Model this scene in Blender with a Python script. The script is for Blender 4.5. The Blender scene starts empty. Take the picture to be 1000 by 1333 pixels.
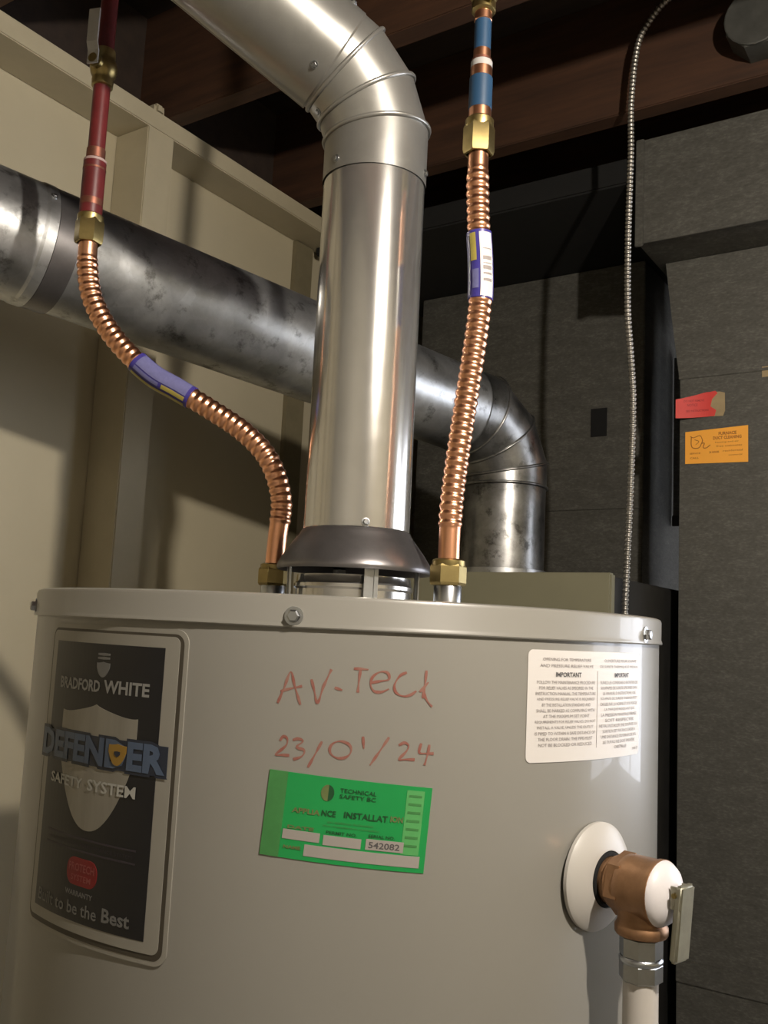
import bpy, bmesh, math, random
from mathutils import Vector, Matrix, Quaternion

random.seed(7)
scene = bpy.context.scene
COL = scene.collection
R = math.radians

# ------------------------------------------------------------------ camera
cam_data = bpy.data.cameras.new('camera')
cam = bpy.data.objects.new('camera', cam_data)
COL.objects.link(cam)
cam_r = Vector((0.83286176, 0.55143352, 0.04756434))
cam_u = Vector((0.03057103, -0.13163771, 0.99082639))
cam_f = Vector((-0.55263614, 0.82376731, 0.12649391))
m = Matrix.Identity(4)
for i in range(3):
    m[i][0] = cam_r[i]; m[i][1] = cam_u[i]; m[i][2] = -cam_f[i]
m.translation = Vector((0.49957, -0.70037, 1.42946))
cam.matrix_world = m
cam_data.sensor_fit = 'AUTO'
cam_data.sensor_width = 36.0
cam_data.lens = 1214.4 / 1333.0 * 36.0
cam_data.clip_start = 0.02
scene.camera = cam

# ------------------------------------------------------------------ world, exposure, lamp values
world = bpy.data.worlds.new('world')
scene.world = world
world.use_nodes = True
world.node_tree.nodes['Background'].inputs[0].default_value = (0.02, 0.02, 0.022, 1)
scene.view_settings.view_transform = 'Standard'
scene.view_settings.look = 'None'
scene.view_settings.gamma = 1.0
scene.view_settings.use_curve_mapping = False
scene.view_settings.exposure = 0.9
BULB = Vector((0.86, -0.435, 2.05))
BULB_STRENGTH = 2750.0
WINDOW_STRENGTH = 3.4

# ------------------------------------------------------------------ helpers: objects
ROOT = {}

def thing(name, label, cat, loc=(0, 0, 0), group=None):
    o = bpy.data.objects.new(name, None)
    o.empty_display_size = 0.05
    COL.objects.link(o)
    o.location = loc
    o['label'] = label
    o['category'] = cat
    if group:
        o['group'] = group
    ROOT[o.name] = Vector(loc)
    return o

def root_loc(o):
    while o.parent is not None:
        o = o.parent
    return ROOT.get(o.name, Vector((0, 0, 0)))

def mesh_obj(name, V, F, mat, parent=None, smooth=None, label=None, local=False):
    off = Vector((0, 0, 0)) if (parent is None or local) else root_loc(parent)
    me = bpy.data.meshes.new(name)
    me.from_pydata([tuple(Vector(v) - off) for v in V], [], [tuple(f) for f in F])
    me.validate()
    bm = bmesh.new(); bm.from_mesh(me)
    bmesh.ops.recalc_face_normals(bm, faces=bm.faces)
    bm.to_mesh(me); bm.free()
    if smooth is not None:
        me.polygons.foreach_set('use_smooth', [True] * len(me.polygons))
        me.set_sharp_from_angle(angle=R(smooth))
    mats = mat if isinstance(mat, (list, tuple)) else [mat]
    for q in mats:
        me.materials.append(q)
    o = bpy.data.objects.new(name, me)
    COL.objects.link(o)
    if parent is not None:
        o.parent = parent
    if label:
        o['label'] = label
    return o

def structure(o, label, cat):
    o['kind'] = 'structure'; o['label'] = label; o['category'] = cat
    return o

class MB:
    def __init__(s): s.V = []; s.F = []
    def add(s, V, F):
        n = len(s.V); s.V += [Vector(v) for v in V]; s.F += [tuple(i + n for i in f) for f in F]
        return s

def box(x0, x1, y0, y1, z0, z1, bev=0.0):
    bm = bmesh.new()
    bmesh.ops.create_cube(bm, size=1.0)
    for v in bm.verts:
        v.co = Vector((x0 if v.co.x < 0 else x1, y0 if v.co.y < 0 else y1, z0 if v.co.z < 0 else z1))
    if bev > 0:
        bmesh.ops.bevel(bm, geom=list(bm.edges), offset=bev, segments=2, affect='EDGES')
    bm.verts.index_update()
    V = [v.co.copy() for v in bm.verts]; F = [[v.index for v in f.verts] for f in bm.faces]
    bm.free()
    return V, F

def frame_for(d):
    d = Vector(d).normalized()
    a = Vector((0, 0, 1)) if abs(d.z) < 0.9 else Vector((1, 0, 0))
    x = d.cross(a).normalized(); y = d.cross(x).normalized()
    return x, y, d

def lathe(profile, n=48, origin=(0, 0, 0), axis=(0, 0, 1), cap0=False, cap1=False, hexes=False, rot=0.0):
    """profile = [(radius, height)]; turned about an axis"""
    x, y, d = frame_for(axis); o = Vector(origin)
    V = []; F = []
    for (r, h) in profile:
        for i in range(n):
            a = 2 * math.pi * i / n + rot
            V.append(o + d * h + (x * math.cos(a) + y * math.sin(a)) * r)
    for k in range(len(profile) - 1):
        for i in range(n):
            j = (i + 1) % n
            F.append((k * n + i, k * n + j, (k + 1) * n + j, (k + 1) * n + i))
    if cap0: F.append(tuple(range(n)))
    if cap1: F.append(tuple(range((len(profile) - 1) * n, len(profile) * n)))
    return V, F

def catmull(pts, step):
    pts = [Vector(p) for p in pts]
    P = [pts[0] * 2 - pts[1]] + pts + [pts[-1] * 2 - pts[-2]]
    dense = []
    for i in range(1, len(P) - 2):
        for k in range(40):
            t = k / 40
            a, b, c, d = P[i - 1], P[i], P[i + 1], P[i + 2]
            dense.append(0.5 * ((2 * b) + (c - a) * t + (2 * a - 5 * b + 4 * c - d) * t * t + (3 * b - a - 3 * c + d) * t ** 3))
    dense.append(pts[-1])
    out = [dense[0]]; acc = 0.0
    for i in range(1, len(dense)):
        seg = (dense[i] - dense[i - 1]); L = seg.length
        while acc + L >= step:
            f = (step - acc) / L
            p = dense[i - 1] + seg * f
            out.append(p); dense[i - 1] = p; seg = dense[i] - p; L = seg.length; acc = 0.0
        acc += L
    if (out[-1] - dense[-1]).length > 1e-5:
        out.append(dense[-1])
    return out

def tube(path, rad, n=20, caps=True):
    """swept round tube; rad is a number or function(arc_length, index)"""
    path = [Vector(p) for p in path]
    V = []; F = []; L = 0.0
    t = (path[1] - path[0]).normalized()
    x, y, _ = frame_for(t)
    for i, p in enumerate(path):
        if i > 0: L += (p - path[i - 1]).length
        t2 = (path[min(i + 1, len(path) - 1)] - path[max(i - 1, 0)]).normalized()
        q = t.rotation_difference(t2); x = q @ x; y = q @ y; t = t2
        r = rad(L, i) if callable(rad) else rad
        for k in range(n):
            a = 2 * math.pi * k / n
            V.append(p + (x * math.cos(a) + y * math.sin(a)) * r)
    m_ = len(path)
    for i in range(m_ - 1):
        for k in range(n):
            j = (k + 1) % n
            F.append((i * n + k, i * n + j, (i + 1) * n + j, (i + 1) * n + k))
    if caps:
        F.append(tuple(range(n))); F.append(tuple(range((m_ - 1) * n, m_ * n)))
    return V, F

def mitre_rings(path, r, n=64):
    """elliptic cross-sections of a polyline pipe, one ring per path point"""
    path = [Vector(p) for p in path]
    dirs = [(path[i + 1] - path[i]).normalized() for i in range(len(path) - 1)]
    x, y, _ = frame_for(dirs[0])
    rings = []
    for i, p in enumerate(path):
        if i == 0: nrm = dirs[0]; d = dirs[0]
        elif i == len(path) - 1: nrm = dirs[-1]; d = dirs[-1]
        else: nrm = (dirs[i - 1] + dirs[i]).normalized(); d = dirs[i - 1]
        ring = []
        for k in range(n):
            a = 2 * math.pi * k / n
            q = p + (x * math.cos(a) + y * math.sin(a)) * r
            ring.append(q + d * ((p - q).dot(nrm) / d.dot(nrm)))
        rings.append(ring)
        if 0 < i < len(path) - 1:
            qd = dirs[i - 1].rotation_difference(dirs[i]); x = qd @ x; y = qd @ y
    return rings

def ring_skin(a, b, thick_dir=None):
    n = len(a)
    V = list(a) + list(b)
    return V, [(k, (k + 1) % n, n + (k + 1) % n, n + k) for k in range(n)]

def closed_tube(pts, r, n=8):
    """bead that follows a closed ring of points"""
    V = []; F = []; m_ = len(pts)
    c = sum((Vector(p) for p in pts), Vector()) / m_
    for i, p in enumerate(pts):
        p = Vector(p); t = (Vector(pts[(i + 1) % m_]) - Vector(pts[i - 1])).normalized()
        out = (p - c); out = (out - t * out.dot(t)).normalized(); up = t.cross(out)
        for k in range(n):
            a = 2 * math.pi * k / n
            V.append(p + (out * math.cos(a) + up * math.sin(a)) * r)
    for i in range(m_):
        for k in range(n):
            j = (k + 1) % n; i2 = (i + 1) % m_
            F.append((i * n + k, i * n + j, i2 * n + j, i2 * n + k))
    return V, F

def screw_head(mb, p, nrm, r=0.0042, h=0.003):
    p = Vector(p)
    mb.add(*lathe([(r * 1.45, 0), (r * 1.45, 0.0008), (r, 0.0009)], 16, p, nrm, cap0=True))
    mb.add(*lathe([(r, 0.0008), (r, h * .8), (r * .75, h)], 6, p, nrm, cap1=True))

def text2d(s, align='CENTER', bold=0.0, res=2):
    """flat lettering as (vertices, faces) with unit size"""
    c = bpy.data.curves.new('t', 'FONT'); c.body = s; c.size = 1.0; c.align_x = align
    c.offset = bold; c.resolution_u = res; c.fill_mode = 'FRONT'
    o = bpy.data.objects.new('t', c); COL.objects.link(o)
    dg = bpy.context.evaluated_depsgraph_get()
    me = bpy.data.meshes.new_from_object(o.evaluated_get(dg))
    V = [(v.co.x, v.co.y) for v in me.vertices]; F = [tuple(p.vertices) for p in me.polygons]
    bpy.data.objects.remove(o); bpy.data.curves.remove(c); bpy.data.meshes.remove(me)
    return V, F

def fit_text(s, x0, x1, y0, y1, bold=0.0, keep=False):
    """lettering stretched to a box; returns 2-D vertices and faces"""
    V, F = text2d(s, 'LEFT', bold)
    if not V: return [], []
    ax = min(v[0] for v in V); bx = max(v[0] for v in V); ay = min(v[1] for v in V); by = max(v[1] for v in V)
    sx = (x1 - x0) / (bx - ax); sy = (y1 - y0) / (by - ay)
    return [(x0 + (v[0] - ax) * sx, y0 + (v[1] - ay) * sy) for v in V], F

# ------------------------------------------------------------------ helpers: materials
def new_mat(name):
    mt = bpy.data.materials.new(name); mt.use_nodes = True
    nt = mt.node_tree; b = nt.nodes['Principled BSDF']
    return mt, nt, b

def noise(nt, scale, detail=4, rough=0.6, stretch=None, obj=True):
    tc = nt.nodes.new('ShaderNodeTexCoord'); n = nt.nodes.new('ShaderNodeTexNoise')
    n.inputs['Scale'].default_value = scale; n.inputs['Detail'].default_value = detail; n.inputs['Roughness'].default_value = rough
    if stretch:
        mp = nt.nodes.new('ShaderNodeMapping'); mp.inputs['Scale'].default_value = stretch
        nt.links.new(tc.outputs['Object'], mp.inputs[0]); nt.links.new(mp.outputs[0], n.inputs['Vector'])
    else:
        nt.links.new(tc.outputs['Object'], n.inputs['Vector'])
    return n

def ramp(nt, src, stops):
    r = nt.nodes.new('ShaderNodeValToRGB')
    el = r.color_ramp.elements
    while len(el) < len(stops): el.new(0.5)
    for e, (p, c) in zip(el, stops):
        e.position = p; e.color = (*c, 1) if len(c) == 3 else c
    nt.links.new(src, r.inputs[0])
    return r

def bump(nt, b, src, strength=0.2, dist=0.002):
    bp = nt.nodes.new('ShaderNodeBump'); bp.inputs['Strength'].default_value = strength; bp.inputs['Distance'].default_value = dist
    nt.links.new(src, bp.inputs['Height']); nt.links.new(bp.outputs[0], b.inputs['Normal'])

def simple(name, col, rough=0.5, metal=0.0, var=0.12, scale=30, stretch=None, bmp=0.0, coat=0.0, spec=0.5):
    mt, nt, b = new_mat(name)
    n = noise(nt, scale, 5, 0.65, stretch)
    lo = tuple(c * (1 - var) for c in col); hi = tuple(min(1, c * (1 + var)) for c in col)
    r = ramp(nt, n.outputs[0], [(0.3, lo), (0.7, hi)])
    nt.links.new(r.outputs[0], b.inputs['Base Color'])
    b.inputs['Roughness'].default_value = rough; b.inputs['Metallic'].default_value = metal
    b.inputs['Coat Weight'].default_value = coat; b.inputs['Specular IOR Level'].default_value = spec
    if bmp: bump(nt, b, n.outputs[0], bmp)
    return mt

def galvanised(name, lo, hi, rough_lo, rough_hi, spangle=60, stain=None, stain_scale=9, metal=1.0, bmp=0.03, spw=0.08):
    mt, nt, b = new_mat(name)
    tc = nt.nodes.new('ShaderNodeTexCoord')
    v = nt.nodes.new('ShaderNodeTexVoronoi'); v.inputs['Scale'].default_value = spangle
    nt.links.new(tc.outputs['Object'], v.inputs['Vector'])
    n = noise(nt, stain_scale, 6, 0.62)
    mixv = nt.nodes.new('ShaderNodeMath'); mixv.operation = 'MULTIPLY_ADD'
    sep = nt.nodes.new('ShaderNodeSeparateColor'); nt.links.new(v.outputs['Color'], sep.inputs[0])
    nt.links.new(sep.outputs[0], mixv.inputs[0]); mixv.inputs[1].default_value = spw
    mulm = nt.nodes.new('ShaderNodeMath'); mulm.operation = 'MULTIPLY'; mulm.inputs[1].default_value = 1.0 - spw
    nt.links.new(n.outputs[0], mulm.inputs[0]); nt.links.new(mulm.outputs[0], mixv.inputs[2])
    r = ramp(nt, mixv.outputs[0], [(0.25, lo), (0.72, hi)])
    col = r.outputs[0]
    if stain:
        n2 = noise(nt, stain_scale * 1.7, 8, 0.7)
        f = ramp(nt, n2.outputs[0], [(0.55, (0, 0, 0)), (0.66, (1, 1, 1))])
        mx = nt.nodes.new('ShaderNodeMixRGB'); mx.inputs[2].default_value = (*stain, 1)
        ml = nt.nodes.new('ShaderNodeMath'); ml.operation = 'MULTIPLY'; ml.inputs[1].default_value = 0.75
        nt.links.new(f.outputs[0], ml.inputs[0]); nt.links.new(ml.outputs[0], mx.inputs[0]); nt.links.new(col, mx.inputs[1])
        col = mx.outputs[0]
    nt.links.new(col, b.inputs['Base Color'])
    mr = nt.nodes.new('ShaderNodeMapRange'); mr.inputs['To Min'].default_value = rough_lo; mr.inputs['To Max'].default_value = rough_hi
    nt.links.new(mixv.outputs[0], mr.inputs[0]); nt.links.new(mr.outputs[0], b.inputs['Roughness'])
    b.inputs['Metallic'].default_value = metal
    if bmp: bump(nt, b, n.outputs[0], bmp * 4, 0.003)
    return mt

M = {}
M['vent'] = galvanised('new galvanised steel', (0.58, 0.57, 0.54), (0.70, 0.69, 0.66), 0.13, 0.21, 90, None, 6, metal=0.90, bmp=0.004)
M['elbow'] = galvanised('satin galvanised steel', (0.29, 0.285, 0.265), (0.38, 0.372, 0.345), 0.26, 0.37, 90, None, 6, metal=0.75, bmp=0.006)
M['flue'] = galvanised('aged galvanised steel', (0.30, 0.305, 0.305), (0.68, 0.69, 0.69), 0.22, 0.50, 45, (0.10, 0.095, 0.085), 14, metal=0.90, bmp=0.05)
M['flue_shaded'] = galvanised('shaded galvanised steel', (0.10, 0.10, 0.098), (0.42, 0.42, 0.41), 0.18, 0.46, 45, (0.05, 0.047, 0.042), 16, metal=0.92, bmp=0.06)  # darker copy of the flue steel, shade put into the colour
M['hood'] = simple('dull grey hood steel', (0.20, 0.19, 0.19), 0.36, 0.85, 0.15, 25)
M['zinc'] = simple('zinc plated steel', (0.50, 0.52, 0.54), 0.28, 1.0, 0.1, 60)
M['copper'] = simple('bright copper', (0.95, 0.48, 0.285), 0.28, 1.0, 0.07, 40)
M['brass'] = simple('brass', (0.34, 0.265, 0.11), 0.38, 1.0, 0.15, 60)
M['bronze'] = simple('cast bronze', (0.34, 0.19, 0.10), 0.42, 0.75, 0.14, 120, bmp=0.08)
M['red'] = simple('red pipe paint', (0.100, 0.0125, 0.0135), 0.38, 0.0, 0.3, 35)
M['blue'] = simple('blue pipe paint', (0.0154, 0.0504, 0.1050), 0.45, 0.0, 0.08, 35)
M['ring_white'] = simple('white plastic ring', (0.3844, 0.3720, 0.3534), 0.5)
M['ring_pale'] = simple('pale pink ring', (0.34, 0.24, 0.22), 0.5)
M['ring_dark'] = simple('tarnished copper', (0.22, 0.09, 0.06), 0.45, 0.8, 0.25, 80)
M['enamel'] = simple('cream enamel', (0.240, 0.230, 0.203), 0.34, 0.0, 0.02, 6, coat=0.25)
M['cream_plate'] = simple('cream badge plastic', (0.2550, 0.2422, 0.2082), 0.35, 0.0, 0.03, 20)
M['groove'] = simple('brown badge outline', (0.05, 0.042, 0.03), 0.5, 0.0, 0.1, 20)
M['black_print'] = simple('black badge print', (0.012, 0.012, 0.014), 0.3, 0.0, 0.1, 20)
M['silver_print'] = simple('silver badge print', (0.2592, 0.2448, 0.2088), 0.4, 0.2, 0.12, 60, (1, 1, 0.1))
M['grey_print'] = simple('grey badge print', (0.1500, 0.1500, 0.1450), 0.4, 0.0, 0.1, 20)
M['faint_print'] = simple('faint purple print', (0.035, 0.028, 0.036), 0.5, 0.0, 0.1, 20)
M['white_print'] = simple('white badge print', (0.2480, 0.2480, 0.2356), 0.4, 0.0, 0.05, 20)
M['bright_print'] = simple('bright badge print', (0.40, 0.40, 0.37), 0.4, 0.0, 0.05, 20)
M['navy_print'] = simple('navy lettering edge', (0.02, 0.025, 0.04), 0.4, 0.0, 0.1, 20)
M['blue_print'] = simple('steel blue lettering', (0.0723, 0.1020, 0.1615), 0.4, 0.0, 0.1, 20)
M['gold_print'] = simple('gold print', (0.2890, 0.1700, 0.0298), 0.4, 0.0, 0.1, 20)
M['redlogo'] = simple('red logo print', (0.1872, 0.0086, 0.0115), 0.4, 0.0, 0.1, 20)
M['pinklogo'] = simple('pale red print', (0.2700, 0.0675, 0.0638), 0.4, 0.0, 0.05, 20)
M['paper'] = simple('white label film', (0.62, 0.59, 0.56), 0.4, 0.0, 0.01, 20)
M['ink'] = simple('grey label ink', (0.26, 0.23, 0.22), 0.6, 0.0, 0.1, 20)
M['ink_bold'] = simple('dark label ink', (0.07, 0.065, 0.065), 0.6, 0.0, 0.1, 20)
M['green'] = simple('green sticker', (0.012, 0.26, 0.062), 0.35, 0.0, 0.06, 15)
M['green_worn'] = simple('faded green sticker', (0.05, 0.20, 0.055), 0.45, 0.0, 0.12, 60)
M['green_pale'] = simple('pale green sticker band', (0.085, 0.33, 0.10), 0.4, 0.0, 0.08, 60)
M['green_ink'] = simple('dark green ink', (0.008, 0.062, 0.018), 0.5, 0.0, 0.15, 60)
M['olive_ink'] = simple('olive worn ink', (0.12, 0.15, 0.05), 0.5, 0.0, 0.2, 60)
M['box_white'] = simple('blank form field', (0.30, 0.275, 0.25), 0.5, 0.0, 0.03, 30)
M['pvc'] = simple('white plastic pipe', (0.5148, 0.4836, 0.4446), 0.35, 0.0, 0.03, 20)
M['escutcheon'] = simple('white plastic escutcheon', (0.4620, 0.4410, 0.4060), 0.4, 0.0, 0.02, 20)
M['cap'] = simple('white valve cap', (0.70, 0.67, 0.68), 0.4, 0.0, 0.05, 60)
M['lever'] = simple('dull nickel lever', (0.34, 0.33, 0.26), 0.42, 0.7, 0.12, 60)
M['label_blue'] = simple('blue hose label', (0.045, 0.035, 0.22), 0.35, 0.0, 0.1, 60)
M['label_lilac'] = simple('lilac hose print', (0.1360, 0.1360, 0.2880), 0.35, 0.0, 0.1, 200)
M['label_yellow'] = simple('yellow hose print', (0.36, 0.30, 0.07), 0.4, 0.0, 0.1, 100)
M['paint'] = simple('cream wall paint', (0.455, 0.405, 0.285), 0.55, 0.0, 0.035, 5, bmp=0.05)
M['paint_frame'] = simple('cream framing paint', (0.425, 0.375, 0.262), 0.5, 0.0, 0.05, 14, bmp=0.08)
M['far_paint'] = simple('dull beige wall paint', (0.36, 0.33, 0.26), 0.6, 0.0, 0.05, 5)
M['batten'] = simple('olive brown batten', (0.17, 0.145, 0.085), 0.7, 0.0, 0.1, 30)
M['wood'] = simple('dark stained joist', (0.0484, 0.0195, 0.0078), 0.7, 0.0, 0.35, 9, (0.6, 6, 6), bmp=0.1)
M['subfloor'] = simple('dark subfloor boards', (0.0240, 0.0140, 0.0088), 0.8, 0.0, 0.3, 8, (0.6, 5, 5))
M['concrete'] = simple('basement concrete', (0.36, 0.34, 0.31), 0.85, 0.0, 0.2, 8, bmp=0.1)
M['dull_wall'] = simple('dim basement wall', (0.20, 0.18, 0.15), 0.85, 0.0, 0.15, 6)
M['jacket'] = simple('olive beige furnace enamel', (0.205, 0.195, 0.128), 0.45, 0.0, 0.04, 10)
M['matt_black'] = simple('matt black', (0.0048, 0.0048, 0.0044), 0.9, 0.0, 0.3, 40)
M['black_hole'] = simple('black opening', (0.004, 0.004, 0.004), 0.9)
M['furnace_dark'] = simple('dark furnace steel', (0.035, 0.034, 0.032), 0.6, 0.3, 0.2, 20)
M['pink'] = simple('red paper tag', (0.66, 0.055, 0.045), 0.6, 0.0, 0.04, 30)
M['pink_ink'] = simple('dark red ink', (0.36, 0.03, 0.03), 0.6, 0.0, 0.2, 90)
M['tan'] = simple('tan torn paper', (0.34, 0.26, 0.14), 0.7, 0.0, 0.12, 50)
M['orange'] = simple('orange card', (0.95, 0.42, 0.05), 0.55, 0.0, 0.03, 20)
M['orange_ink'] = simple('brown card ink', (0.36, 0.13, 0.02), 0.6, 0.0, 0.2, 90)
M['cable'] = simple('steel cable armour', (0.42, 0.40, 0.36), 0.38, 0.9, 0.15, 60)
M['jbox'] = simple('dusty grey box steel', (0.0715, 0.0715, 0.0633), 0.6, 0.4, 0.2, 30)
M['socket'] = simple('white porcelain', (0.6, 0.58, 0.54), 0.4)

def duct_steel():
    mt, nt, b = new_mat('dark dusty duct steel')
    n = noise(nt, 26, 7, 0.72, (0.8, 0.8, 2.2)); n2 = noise(nt, 260, 3, 0.6, (0.5, 0.5, 1.2))
    ad = nt.nodes.new('ShaderNodeMath'); ad.operation = 'MULTIPLY_ADD'; ad.inputs[1].default_value = 0.5
    hl = nt.nodes.new('ShaderNodeMath'); hl.operation = 'MULTIPLY'; hl.inputs[1].default_value = 0.5
    nt.links.new(n2.outputs[0], hl.inputs[0]); nt.links.new(n.outputs[0], ad.inputs[0]); nt.links.new(hl.outputs[0], ad.inputs[2])
    r = ramp(nt, ad.outputs[0], [(0.32, (0.062, 0.059, 0.050)), (0.52, (0.095, 0.092, 0.080)), (0.70, (0.165, 0.160, 0.140))])
    nt.links.new(r.outputs[0], b.inputs['Base Color'])
    b.inputs['Metallic'].default_value = 0.25; b.inputs['Roughness'].default_value = 0.55
    bump(nt, b, ad.outputs[0], 0.06, 0.002)
    return mt
M['duct'] = duct_steel()

def marker_ink():
    mt, nt, b = new_mat('red marker ink')
    n = noise(nt, 160, 4, 0.7)
    r = ramp(nt, n.outputs[0], [(0.35, (0.235, 0.078, 0.060)), (0.7, (0.265, 0.140, 0.110))])
    nt.links.new(r.outputs[0], b.inputs['Base Color']); b.inputs['Roughness'].default_value = 0.4
    return mt
M['marker'] = marker_ink()

def emitter(name, col, s):
    mt, nt, b = new_mat(name)
    b.inputs['Base Color'].default_value = (*col, 1)
    b.inputs['Emission Color'].default_value = (*col, 1); b.inputs['Emission Strength'].default_value = s
    return mt
M['bulb'] = emitter('warm lit bulb', (1.0, 0.905, 0.79), BULB_STRENGTH)
M['daylight'] = emitter('daylit frosted pane', (0.86, 0.90, 1.0), WINDOW_STRENGTH)

# ================================================================== the setting
XR, YB, YF, ZC, ZJ = 2.2, 2.3, -1.9, 2.62, 2.385
structure(mesh_obj('floor', *box(-0.92, XR, YF, YB, -0.1, 0.0), M['concrete']), 'grey concrete basement floor', 'floor')
ceil = structure(mesh_obj('ceiling', *box(-0.92, XR, YF, YB, ZC, ZC + 0.05), M['subfloor']), 'dark wooden subfloor over brown joists', 'ceiling')
for k in range(-4, 4):
    y = 0.445 + 0.40 * k
    if y < YF + 0.1 or y > YB - 0.1: continue
    mesh_obj('joist', *box(-0.90, XR, y, y + 0.038, ZJ, ZC, 0.002), M['wood'], ceil)
wl = structure(mesh_obj('wall_left', *box(-0.92, -0.90, YF, YB, 0, ZJ), M['paint']), 'cream painted panel wall with exposed studs and top plate', 'wall')
for k in range(-5, 5):
    y = 0.445 + 0.40 * k + 0.038
    a0, b0 = max(y, YF), min(y + 0.362, YB)
    if b0 > a0: mesh_obj('rim_board', *box(-0.92, -0.895, a0, b0, ZJ, ZC), M['subfloor'], wl, label='dark board closing the joist bay')
mesh_obj('top_plate', *box(-0.90, -0.81, YF, YB, 2.348, ZJ, 0.002), M['paint_frame'], wl)
mesh_obj('bottom_plate', *box(-0.90, -0.81, YF, YB, 0.0, 0.038, 0.002), M['paint_frame'], wl)
for y in (-1.63, -1.22, -0.82, -0.41, 0.40, 1.22, 1.63):
    mesh_obj('stud', *box(-0.90, -0.81, y, y + 0.065, 0.038, 2.348, 0.002), M['paint_frame'], wl)
mesh_obj('batten', *box(-0.90, -0.888, 0.938, 1.003, 0.04, 2.347, 0.001), M['batten'], wl, label='dark olive batten over the panel seam')
bmV, bmF = box(-0.86, -0.815, 0.418, 0.444, ZJ, ZJ + 0.022, 0.006)
mesh_obj('blocking', bmV, bmF, M['paint_frame'], wl, label='small cream wedge on the top plate')
structure(mesh_obj('wall_front', *box(-0.92, XR, YF - 0.05, YF, 0, ZC), M['far_paint']), 'cream basement wall behind the viewer', 'wall')
WX0, WX1, WZ0, WZ1 = 1.00, 2.00, 0.95, 2.12
mb = MB()
mb.add(*box(-0.92, WX0, YB, YB + 0.05, 0, ZC)); mb.add(*box(WX1, XR, YB, YB + 0.05, 0, ZC))
mb.add(*box(WX0, WX1, YB, YB + 0.05, 0, WZ0)); mb.add(*box(WX0, WX1, YB, YB + 0.05, WZ1, ZC))
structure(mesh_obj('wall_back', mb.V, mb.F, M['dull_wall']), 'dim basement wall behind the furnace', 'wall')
mb = MB(); WM = (WX0 + WX1) / 2
for (a, b_, c, d) in ((WX0, WX1, WZ0, WZ0 + 0.04), (WX0, WX1, WZ1 - 0.04, WZ1), (WX0, WX0 + 0.04, WZ0, WZ1), (WX1 - 0.04, WX1, WZ0, WZ1), (WM - 0.015, WM + 0.015, WZ0, WZ1)):
    mb.add(*box(a, b_, YB - 0.01, YB + 0.045, c, d))
win = structure(mesh_obj('window_2', mb.V, mb.F, M['socket']), 'white framed frosted window on the back wall', 'window')
for (a, b_) in ((WX0 + 0.04, WM - 0.015), (WM + 0.015, WX1 - 0.04)):
    mesh_obj('pane', *box(a, b_, YB + 0.015, YB + 0.022, WZ0 + 0.04, WZ1 - 0.04), M['daylight'], win)
# right wall with an opening for the daylit window
mb = MB()
WY0, WY1, WZ0, WZ1 = 1.36, 2.24, 0.95, 2.12
mb.add(*box(XR, XR + 0.05, YF, WY0, 0, ZC)); mb.add(*box(XR, XR + 0.05, WY1, YB, 0, ZC))
mb.add(*box(XR, XR + 0.05, WY0, WY1, 0, WZ0)); mb.add(*box(XR, XR + 0.05, WY0, WY1, WZ1, ZC))
structure(mesh_obj('wall_right', mb.V, mb.F, M['paint']), 'cream basement wall to the right', 'wall')
mb = MB(); WM = (WY0 + WY1) / 2
for (a, b_, c, d) in ((WY0, WY1, WZ0, WZ0 + 0.04), (WY0, WY1, WZ1 - 0.04, WZ1), (WY0, WY0 + 0.04, WZ0, WZ1), (WY1 - 0.04, WY1, WZ0, WZ1), (WM - 0.015, WM + 0.015, WZ0, WZ1)):
    mb.add(*box(XR - 0.01, XR + 0.045, a, b_, c, d))
win = structure(mesh_obj('window_1', mb.V, mb.F, M['socket']), 'white framed frosted window on the right wall', 'window')
for (a, b_) in ((WY0 + 0.04, WM - 0.015), (WM + 0.015, WY1 - 0.04)):
    mesh_obj('pane', *box(XR + 0.015, XR + 0.022, a, b_, WZ0 + 0.04, WZ1 - 0.04), M['daylight'], win)

# ------------------------------------------------------------------ pendant lamp (lights the room)
t = thing('pendant_lamp', 'bare bulb hanging on a cord from the ceiling', 'lamp', (BULB.x, BULB.y, ZC))
mesh_obj('cord', *tube([(BULB.x, BULB.y, ZC - 0.02), (BULB.x, BULB.y, BULB.z + 0.08)], 0.004, 10), M['matt_black'], t)
mesh_obj('ceiling_rose', *lathe([(0.001, -0.03), (0.03, -0.025), (0.05, 0)], 24, (BULB.x, BULB.y, ZC)), M['socket'], t, 40)
mesh_obj('socket', *lathe([(0.008, 0.085), (0.02, 0.075), (0.022, 0.04), (0.016, 0.034)], 24, BULB, cap0=True, cap1=True), M['socket'], t, 40)
mesh_obj('bulb', *lathe([(0.0005, -0.014), (0.007, -0.0125), (0.012, -0.008), (0.014, 0.000), (0.0125, 0.009), (0.0105, 0.020), (0.0100, 0.034)], 20, BULB), M['bulb'], t, 60)

# ================================================================== the water heater
TR = 0.27; LR = 0.2718; TC = R(-54.5); ZT = 1.45

def on_tank(s, z, off=0.0, rad=TR):
    a = TC + s / rad
    return Vector(((rad + off) * math.cos(a), (rad + off) * math.sin(a), z))

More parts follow.
